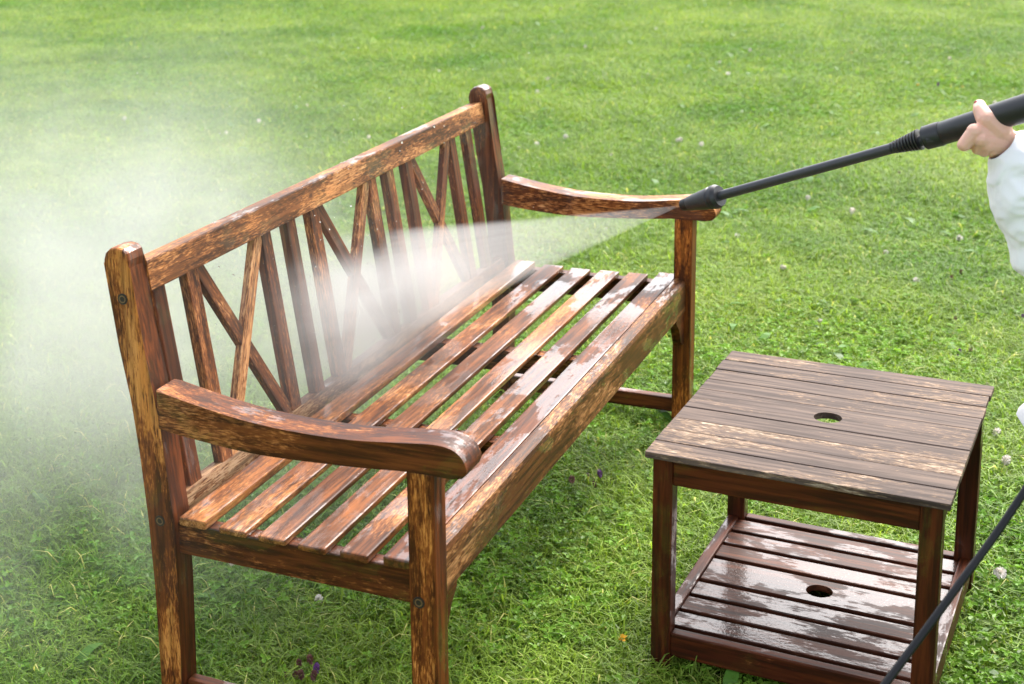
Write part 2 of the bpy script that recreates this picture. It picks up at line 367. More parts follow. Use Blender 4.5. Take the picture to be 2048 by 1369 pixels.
# ------------------------------------------------------------------ bench
L, T, D = 1.702, .05, .542
M_metal = plain('aged_brass', (.20, .12, .05), .55, spec=.3, metal=.3)
M_hole = plain('dark_recess', (.02, .012, .008), .6)
def bench():
    o = Vector((L/2, -.27, 0)); b = empty('garden_bench', o)
    tag(b, 'weathered brown wooden garden bench with three crosses in its backrest', 'bench')
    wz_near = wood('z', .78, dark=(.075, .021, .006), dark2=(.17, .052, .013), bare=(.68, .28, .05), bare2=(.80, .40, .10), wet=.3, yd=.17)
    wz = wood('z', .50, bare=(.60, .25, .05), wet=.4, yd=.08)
    wy = wood('y', .38, wet=.55); wy2 = wood('y', .55, wet=.35)
    def add(name, me, mat, c, parent=None, rot=None):
        shift_origin(me, c) if rot is None else None
        return link(name, me, mat, b, Vector(c)-o, rot)
    # back posts: bent sideways in one sawn piece, round top
    back = [(.000, 0), (.004, .10), (.004, .27), (.000, .395), (-.003, .437), (-.009, .52), (-.020, .62), (-.037, .714), (-.056, .860)]
    top = [(-.056, .866), (-.052, .878), (-.043, .886), (-.030, .889), (-.017, .887), (-.009, .880), (-.006, .868)]
    front = [(-.008, .854), (.018, .690), (.028, .631), (.037, .575), (.046, .470), (.052, .410), (.052, .276), (.047, .10), (.044, 0)]
    outl = [(-y, z) for y, z in back+top+front]
    for x0, mat in ((0, wz_near), (L-T, wz)):
        me = extrude_profile(outl, 'x', x0, x0+T, .005)
        p = add('back_post', me, mat, (x0+T/2, -.02, .45))
        for z, y in ((.800, .022), (.402, -.024)):
            xx = x0-.0012 if x0 == 0 else x0+T+.0012
            q = Vector((xx, y, z)); s = lathe_on(q+Vector((.004, 0, 0)), q-Vector((.0012, 0, 0)), [(0, .0066), (1, .0066), (1, .0050), (.75, .0048), (.7, .002), (.4, .0018)], 16)
            link('screw', shift_origin(s, (x0+T/2, -.02, .45)), M_metal, p); ws = lathe_on(q+Vector((.004, 0, 0)), q+Vector((.0006, 0, 0))-Vector((.0008, 0, 0)), [(0, .0098), (1, .0098), (1, .0070)], 20); link('screw_hole', shift_origin(ws, (x0+T/2, -.02, .45)), M_hole, p)
    # front posts
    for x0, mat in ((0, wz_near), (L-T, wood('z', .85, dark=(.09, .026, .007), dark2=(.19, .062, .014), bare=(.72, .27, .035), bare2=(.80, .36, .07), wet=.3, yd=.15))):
        me = box_mesh(T, .046, .5765, .004); p = link('front_post', me, mat, b, Vector((x0+T/2, -.519, .28825))-o)
        xx = -T/2-.0012 if x0 == 0 else T/2+.0012
        q = Vector((xx, .006, .352-.288)); s = lathe_on(q+Vector((.004, 0, 0)), q-Vector((.0012, 0, 0)), [(0, .0066), (1, .0066), (1, .0050), (.75, .0048), (.7, .002), (.4, .0018)], 16)
        link('screw', s, M_metal, p); ws = lathe_on(q+Vector((.004, 0, 0)), q-Vector((.0002, 0, 0)), [(0, .0098), (1, .0098), (1, .0070)], 20); link('screw_hole', ws, M_hole, p)
    # arms
    topc = catmull([(.036, .646), (.123, .630), (.219, .617), (.312, .613), (.402, .615), (.489, .624), (.545, .630), (.575, .627), (.592, .616), (.600, .600), (.599, .587), (.590, .579)], 4)
    botc = catmull([(.575, .577), (.500, .577), (.400, .569), (.216, .562), (.036, .576)], 5)
    outl = [(-p[0], p[1]) for p in [Vector((*q, 0)) if False else q for q in ([tuple(v) for v in topc]+[tuple(v) for v in botc])]]
    for x0, x1, mat in ((-.006, .058, wood('y', .40, wet=.35)), (L-.058, L+.006, wood('y', .82, bare=(.74, .34, .08), bare2=(.82, .48, .18), wet=.5))):
        me = extrude_profile(outl, 'x', x0, x1, .005); add('armrest', me, mat, ((x0+x1)/2, -.3, .6))
    # end rails and lower stretchers
    for x0, x1 in ((.012, .042), (L-.042, L-.012)):
        yl = (.052+.496)/2; ln = .496-.052
        board('seat_rail', b, Vector(((x0+x1)/2, -yl, .3705))-o, (x1-x0, ln, .060), wood('y', .45, wet=.4), bev=.003)
        board('stretcher', b, Vector(((x0+x1)/2, -yl, .072))-o, (x1-x0-.004, ln+.006, .040), wood('y', .40, wet=.4), bev=.003)
    for x in (.565, 1.06):
        board('seat_bearer', b, Vector((x, -.272, .372))-o, (.036, .452, .050), wy, bev=.003)
    # front rail with a rounded upper edge, corner brackets under it
    xm = L/2; ln = L-2*T
    prof = [(.500, .335), (.528, .335), (.528, .406), (.5255, .414), (.519, .4185), (.509, .420), (.502, .420), (.500, .418)]
    me = extrude_profile([(-y, z) for y, z in prof], 'x', T, L-T, .001); add('front_rail', me, wood('x', .72, dark=(.07, .028, .010), dark2=(.13, .055, .020), bare=(.52, .27, .09), bare2=(.66, .41, .17), wet=.25), (xm, -.515, .38))
    for s in (0, 1):
        br = [(0, 0), (.078, 0), (.078, -.012), (.070, -.020), (.062, -.024), (.050, -.034), (.040, -.052), (.034, -.072), (.020, -.084), (0, -.090)]
        pts = [((T+x) if s == 0 else (L-T-x), .3345+z) for x, z in br]
        me = extrude_profile(pts, 'y', -.526, -.504, .0015); add('corner_bracket', me, wood('x', .25, wet=.3), (T if s == 0 else L-T, -.515, .3))
    # seat slats
    ab = [(.064, .117), (.143, .196), (.219, .271), (.296, .347), (.373, .424), (.449, .4985)]
    zt = [.4175, .413, .412, .4125, .415, .4185]
    rnd = random.Random(3)
    tones = [((.13, .045, .012), (.30, .12, .034), .80, .80), ((.10, .034, .010), (.23, .085, .024), .66, .75), ((.085, .031, .011), (.18, .068, .023), .55, .7),
             ((.12, .043, .013), (.26, .10, .03), .72, .75), ((.09, .033, .012), (.18, .07, .024), .55, .75), ((.085, .028, .010), (.16, .055, .018), .32, .75)]
    for i, ((a, c), z) in enumerate(zip(ab, zt)):
        d1, d2, wr, wt = tones[i]; wr -= .10
        x0, x1 = rnd.uniform(-.002, .002), L-.02+rnd.uniform(-.003, .003)
        if i == 5: x0, x1 = .004, L-.006
        th = z-.4010
        board('seat_slat', b, Vector(((x0+x1)/2, -(a+c)/2, z-th/2))-o, (x1-x0, c-a, th), wood('x', wr, dark=d1, dark2=d2, bare=(.56, .26, .075), bare2=(.68, .39, .15), wet=wt), bev=.0035)
    # backrest: two rails, ten uprights, three crosses, all leaning back
    rk = math.atan2(.056, .37)
    p0 = Vector((0, -.038, .43)); n_up = Vector((0, math.sin(rk), math.cos(rk)))
    def bp(x, h, dy=0.0): return Vector((x, 0, 0))+p0+n_up*h+Vector((0, math.cos(rk), -math.sin(rk)))*dy
    rot = (-rk, 0, 0)
    wr_top = wood('x', .80, dark=(.075, .030, .011), dark2=(.15, .062, .022), bare=(.60, .29, .085), bare2=(.72, .42, .16), wet=.2)
    board('top_rail', b, bp(L/2, .395, .012)-o, (ln, .040, .056), wr_top, rot, .004)
    board('bottom_rail', b, bp(L/2, -.020, .012)-o, (ln, .030, .046), wood('x', .85, bare=(.40, .25, .11), bare2=(.50, .36, .19), wet=.25), rot, .003)
    xs = [.105, .214, .487, .590, .692, .976, 1.070, 1.175, 1.447, 1.555]
    h0, h1 = .001, .368
    wu = [wood('z', q, dark=(.07, .022, .007), dark2=(.145, .048, .014), bare=(.56, .25, .07), bare2=(.68, .37, .14), wet=.3) for q in (.5, .72)]
    for i, x in enumerate(xs):
        board('upright_slat', b, bp(x, (h0+h1)/2, .012)-o, (.038, .020, h1-h0), wu[(i*7) % 3 % 2], rot, .0025)
    for xa, xb in ((.214, .487), (.692, .976), (1.175, 1.447)):
        xl, xr = xa+.010, xb-.010
        for s in (1, -1):
            hh = h1-h0; dx = xr-xl-.030
            ang = math.atan2(dx*s, hh); ln_ = math.hypot(dx, hh)+.004
            m = Matrix.Rotation(-rk, 4, 'X') @ Matrix.Rotation(ang, 4, 'Y')
            board('cross_slat', b, bp((xl+xr)/2, (h0+h1)/2, .012-(.001 if s > 0 else -.001))-o, (.030, .0155, ln_), wood('z', .92 if s > 0 else .5, dark=(.07, .023, .008), dark2=(.14, .048, .015), bare=(.58, .29, .09), bare2=(.72, .44, .18), wet=.25), m.to_euler(), .002)
    return b
bench()

# ------------------------------------------------------------------ side table
def ring_board(sx, sy, sz, hx, hr, bev=.002, seg=28):
    """a board with a round parasol hole through it (hole centred at hx along its length)"""
    bm = bmesh.new()
    def loop(z, inset):
        o_ = [(-sx/2+inset, -sy/2+inset), (hx-.06, -sy/2+inset), (hx+.06, -sy/2+inset), (sx/2-inset, -sy/2+inset), (sx/2-inset, sy/2-inset), (hx+.06, sy/2-inset), (hx-.06, sy/2-inset), (-sx/2+inset, sy/2-inset)]
        return [bm.verts.new((x, y, z)) for x, y in o_]
    def hole(z, r): return [bm.verts.new((hx+r*math.cos(2*math.pi*k/seg+math.pi*1.25), r*math.sin(2*math.pi*k/seg+math.pi*1.25), z)) for k in range(seg)]
    tops = []
    for z, sgn in ((sz/2, 1), (-sz/2, -1)):
        o_ = loop(z, bev); h = hole(z, hr); q = seg//4
        bm.faces.new((o_[0], o_[1], o_[6], o_[7])); bm.faces.new((o_[2], o_[3], o_[4], o_[5]))
        cs = [o_[1], o_[2], o_[5], o_[6]]
        for c in range(4):
            hs_ = [h[(c*q+k) % seg] for k in range(q+1)]
            bm.faces.new([cs[c], cs[(c+1) % 4]]+hs_[::-1])
        tops.append((o_, h))
    mid = [loop(sz/2-bev, 0), loop(-sz/2+bev, 0)]
    seq = [tops[0][0], mid[0], mid[1], tops[1][0]]
    for a, b in zip(seq, seq[1:]):
        for k in range(8): bm.faces.new((a[k], a[(k+1) % 8], b[(k+1) % 8], b[k]))
    for k in range(seg): bm.faces.new((tops[0][1][k], tops[0][1][(k+1) % seg], tops[1][1][(k+1) % seg], tops[1][1][k]))
    return bm_mesh(bm, 'holed_board')
def table():
    t = empty('side_table', (.4839, -.7446, 0), -1.6158)
    tag(t, 'dark brown square wooden side table with slatted shelf and round parasol hole', 'table')
    w, d, th, ov, lt = .512, .582, .4557, .0115, .036
    dk = dict(dark=(.050, .0125, .005), dark2=(.100, .027, .008), bare=(.36, .14, .05), bare2=(.50, .28, .12))
    wl = wood('z', .02, wet=.5, **dk); wa = wood('x', .12, wet=.45, **dk); wb = wood('y', .06, wet=.5, **dk)
    tp = [wood('x', q, dark=(.07, .048, .037), dark2=(.15, .112, .09), bare=(.50, .37, .25), bare2=(.72, .60, .46), wet=-.6, grey=.62, dry=1.0) for q in (.46, .53, .42, .56)]
    sh = [wood('x', q, dark=(.06, .020, .010), dark2=(.11, .040, .020), bare=(.28, .14, .06), bare2=(.4, .26, .13), wet=.62) for q in (.10, .22)]
    for x in (ov+lt/2, w-ov-lt/2):
        for y in (ov+lt/2, d-ov-lt/2):
            board('leg', t, (x, y, (th-.0132)/2), (lt, lt, th-.0132), wl, bev=.003)
    za = (.392+.4422)/2; ha = .4422-.392
    for y in (ov+.004+.010, d-ov-.014): board('apron', t, (w/2, y, za), (w-2*ov-2*lt, .020, ha), wa, bev=.002)
    for x in (ov+.014, w-ov-.014): board('apron', t, (x, d/2, za), (.020, d-2*ov-2*lt, ha), wb, bev=.002)
    # top boards: four, one wide with the hole, four
    nb = 8; gap = .0022; wide = .102; nw = (d-wide-8*gap)/8
    y = 0; rnd = random.Random(11)
    for i in range(9):
        ww = wide if i == 4 else nw; cy = y+ww/2; dz = rnd.uniform(-.0008, .0008); dx = rnd.uniform(-.0012, .0012)
        if i == 4: link('top_board', ring_board(w, ww, .0122, .258-w/2, .0255, .0016), tp[0], t, (w/2, cy, th-.0062))
        else: board('top_board', t, (w/2+dx, cy, th-.0062+dz), (w, ww, .0122), tp[(i*3+1) % 4], bev=.0016)
        y += ww+gap
    # shelf
    zr = .0765
    for y in (ov+.004+.010, d-ov-.014): board('shelf_rail', t, (w/2, y, zr), (w-2*ov-2*lt, .022, .047), wa, bev=.003)
    for x in (ov+.014, w-ov-.014): board('shelf_rail', t, (x, d/2, zr+.004), (.022, d-2*ov-2*lt, .047), wood('y', .05, wet=.8, **dk), bev=.003)
    ya, yb = ov+.026, d-ov-.026; wide = .094; gap = .0135; nw = (yb-ya-wide-8*gap)/6; y = ya+gap
    for i in range(7):
        ww = wide if i == 3 else nw; ln = w-2*ov-.050
        if i == 3: link('shelf_slat', ring_board(ln, ww, .0125, .0, .0250), sh[0], t, (w/2, y+ww/2, .0922))
        else: board('shelf_slat', t, (w/2, y+ww/2, .0905), (ln, ww, .016), sh[i % 2], bev=.002)
        y += ww+gap
    for y in (.17, .41): board('shelf_bearer', t, (w/2, y, .0705), (w-2*ov-.050, .03, .022), wa, bev=.002)
    return t
table()

# ------------------------------------------------------------------ pressure washer lance and hose
M_plast = plain('black_plastic', (.018, .018, .020), .42, var=.25, bump=.08, bs=500)
M_tube = plain('lance_tube_steel_grey', (.035, .035, .038), .38, var=.25)
M_rubber = plain('black_rubber', (.008, .008, .009), .42, spec=.28, var=.2)
NZ = at(1364, 411, 2.82); HB = at(1895, 268, 2.44); HE = at(2420, 105, 2.10)
A1 = at(1440, 392, 2.755); A2 = at(1788, 296, 2.505)
def lance():
    r = empty('pressure_washer_lance', NZ); tag(r, 'black pressure washer lance with conical nozzle, held by a hand', 'pressure washer')
    def add(name, me, mat, parent=None, ang=35):
        shift_origin(me, NZ); flat_shade_by_angle(me, ang); o = link(name, me, mat, parent or r); return o
    nz = add('nozzle', lathe_on(NZ+(A1-NZ)*.18, A1, [(0, .0128), (.02, .0135), (.72, .0212), (.74, .0198), (.78, .0198), (.80, .0222), (.90, .0228), (.93, .0215), (1.0, .0190), (1.0, .009)]), M_plast)
    add('nozzle_tip', lathe_on(NZ, NZ+(A1-NZ)*.20, [(0, .004), (0, .0095), (.15, .0112), (1, .0122)]), M_rubber, nz)
    add('lance_tube', tube_mesh(catmull([tuple(A1+(NZ-A1)*.1), tuple(A1.lerp(A2, .35)), tuple(A1.lerp(A2, .8)), tuple(A2), tuple(A2.lerp(HB, .6))], 4), [.0090]*9+[.0092]*8, 20), M_tube)
    # ribbed bend protector
    B0, B1 = at(1783, 297, 2.508), at(1841, 279, 2.474); pr = []
    for i in range(9):
        f = i/9; rr = .0095+.0085*f
        pr += [(f, rr), (f+.055, rr+.0006), (f+.06, rr-.0035), (f+.107, rr-.0033)]
    pr += [(.985, .0180), (.985, .009)]
    add('ribbed_sleeve', lathe_on(B0, B1, pr), M_plast)
    C0, C1 = at(1849, 277, 2.468), at(1884, 267, 2.448)
    c = add('collar', lathe_on(C0, C1, [(0, .010), (0, .0175), (.06, .0198), (.92, .0205), (1, .0200)]), M_plast)
    add('lock_tab', lathe_on(at(1853, 281, 2.452), at(1874, 278, 2.444), [(0, .004), (0, .0075), (1, .0075), (1, .004)], 10), M_plast, c)
    add('grip', lathe_on(C1, HE, [(0, .0185), (.004, .0192), (.10, .0198), (.25, .0215), (.40, .0225), (.97, .0225), (1, .019)], 36), M_plast)
    # trigger gun behind, beyond the picture's edge
    dn = Vector((0, 0, -1)); ax = (HE-C1).normalized()
    add('gun_body', lathe_on(HE, HE+ax*.16, [(0, .019), (.05, .027), (.8, .027), (1, .02)], 24), M_plast)
    add('gun_handle', tube_mesh([HE+ax*.12, HE+ax*.16+dn*.07, HE+ax*.17+dn*.15], [.02, .021, .019], 18), M_plast)
    add('trigger', tube_mesh([HE+ax*.07+dn*.02, HE+ax*.08+dn*.06, HE+ax*.075+dn*.09], [.007, .006, .005], 10), M_rubber)
    return HE+ax*.17+dn*.15
HS = lance()
def hose():
    p1, p2 = at(2048, 985, 2.12), at(1770, 1369, 2.05)
    d = (p2-p1); pts = [HS, HS+Vector((.03, -.02, -.12)), at(2260, 640, 2.14), p1, p1.lerp(p2, .5)+Vector((0, 0, -.004)), p2, p2+d*.55+Vector((0, 0, .01)), Vector((p2.x+d.x*1.35, p2.y+d.y*1.35, .055)), Vector((p2.x-.28, p2.y+.36, .012)), Vector((-.75, -.62, .011)), Vector((-1.4, -.1, .011)), Vector((-2.2, .35, .011))]
    me = tube_mesh(catmull([tuple(p) for p in pts], 14), .0056, 14); shift_origin(me, HS)
    o = link('high_pressure_hose', me, M_rubber, None, HS, smooth=True); tag(o, 'thin black high pressure hose hanging in front of the side table', 'hose')
hose()

# ------------------------------------------------------------------ person: hand on the lance, white jacket, the rest past the picture's edge
def blob(name, caps, voxel, smooth=6, sm_fac=.5):
    bm = bmesh.new()
    for p0, r0, p1, r1 in caps:
        p0, p1 = Vector(p0), Vector(p1); n = max(2, int((p1-p0).length/(min(r0, r1)*.35))+1)
        for i in range(n+1):
            t = i/n
            bmesh.ops.create_icosphere(bm, subdivisions=2, radius=r0+(r1-r0)*t, matrix=Matrix.Translation(p0.lerp(p1, t)))
    me = bpy.data.meshes.new(name); bm.to_mesh(me); bm.free()
    o = bpy.data.objects.new(name, me); C.objects.link(o)
    m = o.modifiers.new('r', 'REMESH'); m.mode = 'VOXEL'; m.voxel_size = voxel
    if smooth: s = o.modifiers.new('s', 'SMOOTH'); s.iterations = smooth; s.factor = sm_fac
    dg = bpy.context.evaluated_depsgraph_get(); dg.update()
    me2 = bpy.data.meshes.new_from_object(o.evaluated_get(dg)); bpy.data.objects.remove(o); bpy.data.meshes.remove(me)
    for p in me2.polygons: p.use_smooth = True
    return me2
def person():
    M_skin = plain('skin', (.78, .45, .34), .48, var=.06, vs=60, bump=.15, bs=180, sss=.25)
    M_white = plain('white_cotton', (.88, .88, .89), .85, var=.03, vs=12, bump=.25, bs=420, sheen=.2)
    M_nail = plain('red_nail_varnish', (.35, .012, .03), .2)
    M_trou = plain('blue_denim', (.06, .09, .16), .85, bump=.3); M_boot = plain('green_rubber_boot', (.03, .07, .035), .35); M_hair = plain('brown_hair', (.07, .035, .018), .5)
    hd = 2.352
    tc, te = at(1884, 267, 2.448), HE
    def ax_depth(u): return None
    q = lambda u, v, d: at(u, v, d)
    dz = 2.395                                        # depth of the grip's axis where the hand closes on it
    wr = q(2030, 292, 2.372)
    caps = []
    def chain(pts):
        for (a, ra), (b, rb) in zip(pts, pts[1:]): caps.append((a, ra, b, rb))
    # palm: from the wrist to the four knuckles and the ball of the thumb, on the near side of the grip
    kn = [q(1950, 264, 2.362), q(1962, 279, 2.360), q(1976, 290, 2.362), q(1990, 298, 2.366)]
    for k, r_ in zip(kn, (.0125, .0125, .012, .0115)):
        chain([(wr, .0185), (wr.lerp(k, .5), .0165), (k, r_)])
    chain([(wr, .018), (q(1995, 262, 2.362), .0165), (q(1973, 243, 2.360), .0125)])
    # thumb over the top of the grip
    chain([(q(1998, 261, 2.364), .0205), (q(1974, 239, 2.362), .0165), (q(1961, 221, 2.374), .0118), (q(1959, 211, 2.388), .0096)])
    # fingers: down past the grip, under it and up its far side
    def finger(k, pip, dip, tip, r):
        chain([(k, r[0]), (pip, r[1]), (dip, r[2]), (tip, r[3])])
    finger(kn[0], q(1928, 290, 2.370), q(1937, 289, 2.410), q(1947, 262, 2.424), (.0132, .0108, .0090, .0076))
    finger(kn[1], q(1955, 299, 2.378), q(1957, 291, 2.410), q(1966, 258, 2.420), (.0112, .0090, .0082, .0072))
    finger(kn[2], q(1968, 303, 2.376), q(1973, 293, 2.408), q(1982, 253, 2.414), (.0115, .0095, .0084, .0072))
    finger(kn[3], q(1986, 306, 2.378), q(1989, 294, 2.404), q(1997, 258, 2.412), (.0105, .0085, .0075, .0065))
    for k, r_ in zip(kn, (.0138, .0135, .0128, .012)): caps.append((k, r_, k+(wr-k)*.06, r_*.96))
    # forearm, upper arm, shoulder, neck, head, other arm, torso core: one figure, standing right of the picture
    el = q(2270, 420, 2.34); sh_l = Vector((.55, -1.72, 1.36)); sh_r = Vector((.88, -1.66, 1.36)); nk = Vector((.73, -1.70, 1.43))
    chain([(wr, .0205), (q(2110, 330, 2.365), .027), (el, .036)])
    base = q(1990, 270, 2.37)
    hand_me = blob('body', [(a-base, ra, b-base, rb) for a, ra, b, rb in caps], .0012, 4, .5)
    root_loc = Vector((.72, -1.70, 0))
    root = empty('person', root_loc); tag(root, 'person in white jacket holding the lance, one hand with red nail', 'person')
    # the unseen part of the same body, joined into one mesh
    wr2 = HS+Vector((0, .0, .07)); el2 = Vector((1.0, -1.83, 1.02))
    hip = Vector((.72, -1.72, .90))
    c2 = [(el, .036, sh_l, .050), (sh_l, .06, sh_r, .06), (nk+Vector((0, 0, -.03)), .055, nk+Vector((0, 0, .05)), .05), (sh_r, .05, el2, .038), (el2, .036, wr2, .022),
          (nk+Vector((0, 0, -.08)), .10, hip, .12), (nk+Vector((-.01, .02, .15)), .078, nk+Vector((-.01, .03, .21)), .085), (nk+Vector((-.0, .075, .11)), .045, nk+Vector((0, .06, .16)), .06), (nk+Vector((0, .115, .155)), .012, nk+Vector((0, .10, .185)), .012)]
    for sx in (-.09, .09):
        c2 += [(hip+Vector((sx, 0, -.04)), .085, Vector((hip.x+sx*1.1, hip.y+.02, .48)), .058), (Vector((hip.x+sx*1.1, hip.y+.02, .48)), .055, Vector((hip.x+sx*1.2, hip.y-.01, .06)), .04),
               (Vector((hip.x+sx*1.2, hip.y-.01, .05)), .04, Vector((hip.x+sx*1.25, hip.y+.13, .035)), .03)]
    for k in range(4): c2.append((wr2+Vector((.005, .01, -.01*k)), .012, wr2+Vector((-.03, .0, -.018*k-.02)), .010))
    rest = blob('rest', [(a-base, ra, b-base, rb) for a, ra, b, rb in c2], .011, 4)
    bm = bmesh.new(); bm.from_mesh(hand_me); bm.from_mesh(rest); me = bpy.data.meshes.new('body'); bm.to_mesh(me); bm.free()
    for p in me.polygons: p.use_smooth = True
    link('body', me, M_skin, root, base-root_loc)
    # thumb nail
    nb = bmesh.new(); bmesh.ops.create_icosphere(nb, subdivisions=2, radius=1)
    for v in nb.verts: v.co = v.co*.0040
    link('thumb_nail', bm_mesh(nb, 'nail'), M_nail, root, q(1953.0, 206.3, 2.385)-root_loc, smooth=True)
    # jacket sleeve: wide cuff at the wrist, cloth sagging under the forearm
    st = [  # u top, v top, u bottom, v bottom, depth half-width
        (2026, 264, 1984, 318, .030, 2.372), (2040, 262, 1985, 352, .046, 2.370), (2058, 262, 1988, 395, .058, 2.368), (2082, 266, 2000, 440, .066, 2.366),
        (2110, 276, 2022, 490, .072, 2.364), (2145, 290, 2038, 540, .076, 2.360), (2190, 308, 2085, 580, .080, 2.352), (2250, 336, 2165, 590, .084, 2.344), (2310, 372, 2260, 590, .086, 2.334), (2360, 380, 2380, 580, .088, 2.31)]
    seg = 120; rows = []
    stc = [catmull([(*s[:2], s[5]) for s in st], 9), catmull([(*s[2:4], s[4]) for s in st], 9)]
    bm = bmesh.new(); rr = random.Random(5)
    for i, (a, b_) in enumerate(zip(*stc)):
        tp_, bt = at(a[0], a[1], a[2]), at(b_[0], b_[1], a[2]); c = (tp_+bt)/2; e1 = (tp_-bt)/2; hw = b_[2]
        row = []
        for k in range(seg):
            an = 2*math.pi*k/seg; p = c+e1*math.cos(an)+FW*hw*math.sin(an)
            f = i/len(stc[0])
            w_ = p+Vector((mnoise.noise(p*11), mnoise.noise(p*11+Vector((7, 3, 1))), mnoise.noise(p*11+Vector((2, 9, 5)))))*.022
            fold = .7*mnoise.noise(Vector((w_.x*14, w_.y*14, w_.z*14)))+1.3*(.6-2.6*abs(mnoise.noise(Vector((w_.x*16+w_.z*22, w_.y*18, w_.z*26-w_.y*20)))))+.5*(.5-2.2*abs(mnoise.noise(Vector((w_.x*50, w_.y*44+w_.z*40, w_.z*36)))))
            out = (e1*math.cos(an)/e1.length+FW*math.sin(an)).normalized()
            row.append(bm.verts.new(p+out*fold*.0040*min(1, .2+f*4)))
        rows.append(row)
    for a, b_ in zip(rows, rows[1:]):
        for k in range(seg): bm.faces.new((a[k], a[(k+1) % seg], b_[(k+1) % seg], b_[k]))
    # hem turned inwards
    cen = sum((v.co for v in rows[0]), Vector())/seg
    inn = [bm.verts.new(v.co.lerp(cen, .12)+(rows[5][k].co-v.co)*.3) for k, v in enumerate(rows[0])]
    for k in range(seg): bm.faces.new((rows[0][k], inn[k], inn[(k+1) % seg], rows[0][(k+1) % seg]))
    me = bm_mesh(bm, 'sleeve'); shift_origin(me, root_loc)
    slv = link('sleeve', me, M_white, root, smooth=True)
    # jacket body with a flaring hem
    prof = [(1.475, .075, .07), (1.455, .15, .09), (1.425, .225, .11), (1.36, .26, .125), (1.20, .23, .135), (1.05, .22, .15), (.90, .235, .175), (.76, .255, .200), (.68, .27, .235), (.60, .285, .305), (.54, .29, .355), (.525, .285, .345)]
    bm = bmesh.new(); rows = []
    for z, rx, ry in prof:
        row = []
        for k in range(56):
            an = 2*math.pi*k/56; fl = 1+.06*math.sin(an*7+z*4)*max(0, (1.1-z))
            fr_ = ry if math.sin(an) > 0 else min(ry, .22); row.append(bm.verts.new((rx*fl*math.cos(an), fr_*fl*math.sin(an), z)))
        rows.append(row)
    for a, b_ in zip(rows, rows[1:]):
        for k in range(56): bm.faces.new((a[k], a[(k+1) % 56], b_[(k+1) % 56], b_[k]))
    link('jacket', bm_mesh(bm, 'jacket'), M_white, root, smooth=True)
    ss = tube_mesh(catmull([tuple(p-root_loc) for p in (sh_l, sh_l.lerp(el, .5), el)], 5), [.088]*5+[.092]*6, 24, False); link('upper_sleeve', ss, M_white, root, smooth=True)
    ss = tube_mesh(catmull([tuple(p-root_loc) for p in (sh_r, el2, wr2)], 6), .07, 24, False); link('sleeve', ss, M_white, root, smooth=True)
    for sx in (-.09, .09):
        ss = tube_mesh(catmull([(sx*1.0, -.02, .92), (sx*1.1, 0, .48), (sx*1.2, -.03, .24)], 6), [.105]*5+[.085]*8, 24, False); link('trouser_leg', ss, M_trou, root, smooth=True)
        bt = blob('boot', [((sx*1.2, -.03, .06), .055, (sx*1.2, -.03, .30), .068), ((sx*1.2, -.03, .045), .044, (sx*1.25, .12, .042), .042)], .008, 3); link('boot', bt, M_boot, root)
    hr = blob('hair', [((0, -.01, 1.64), .098, (0, -.035, 1.55), .10), ((0, -.07, 1.5), .07, (0, -.09, 1.36), .045)], .009, 4); link('hair', hr, M_hair, root)
person()

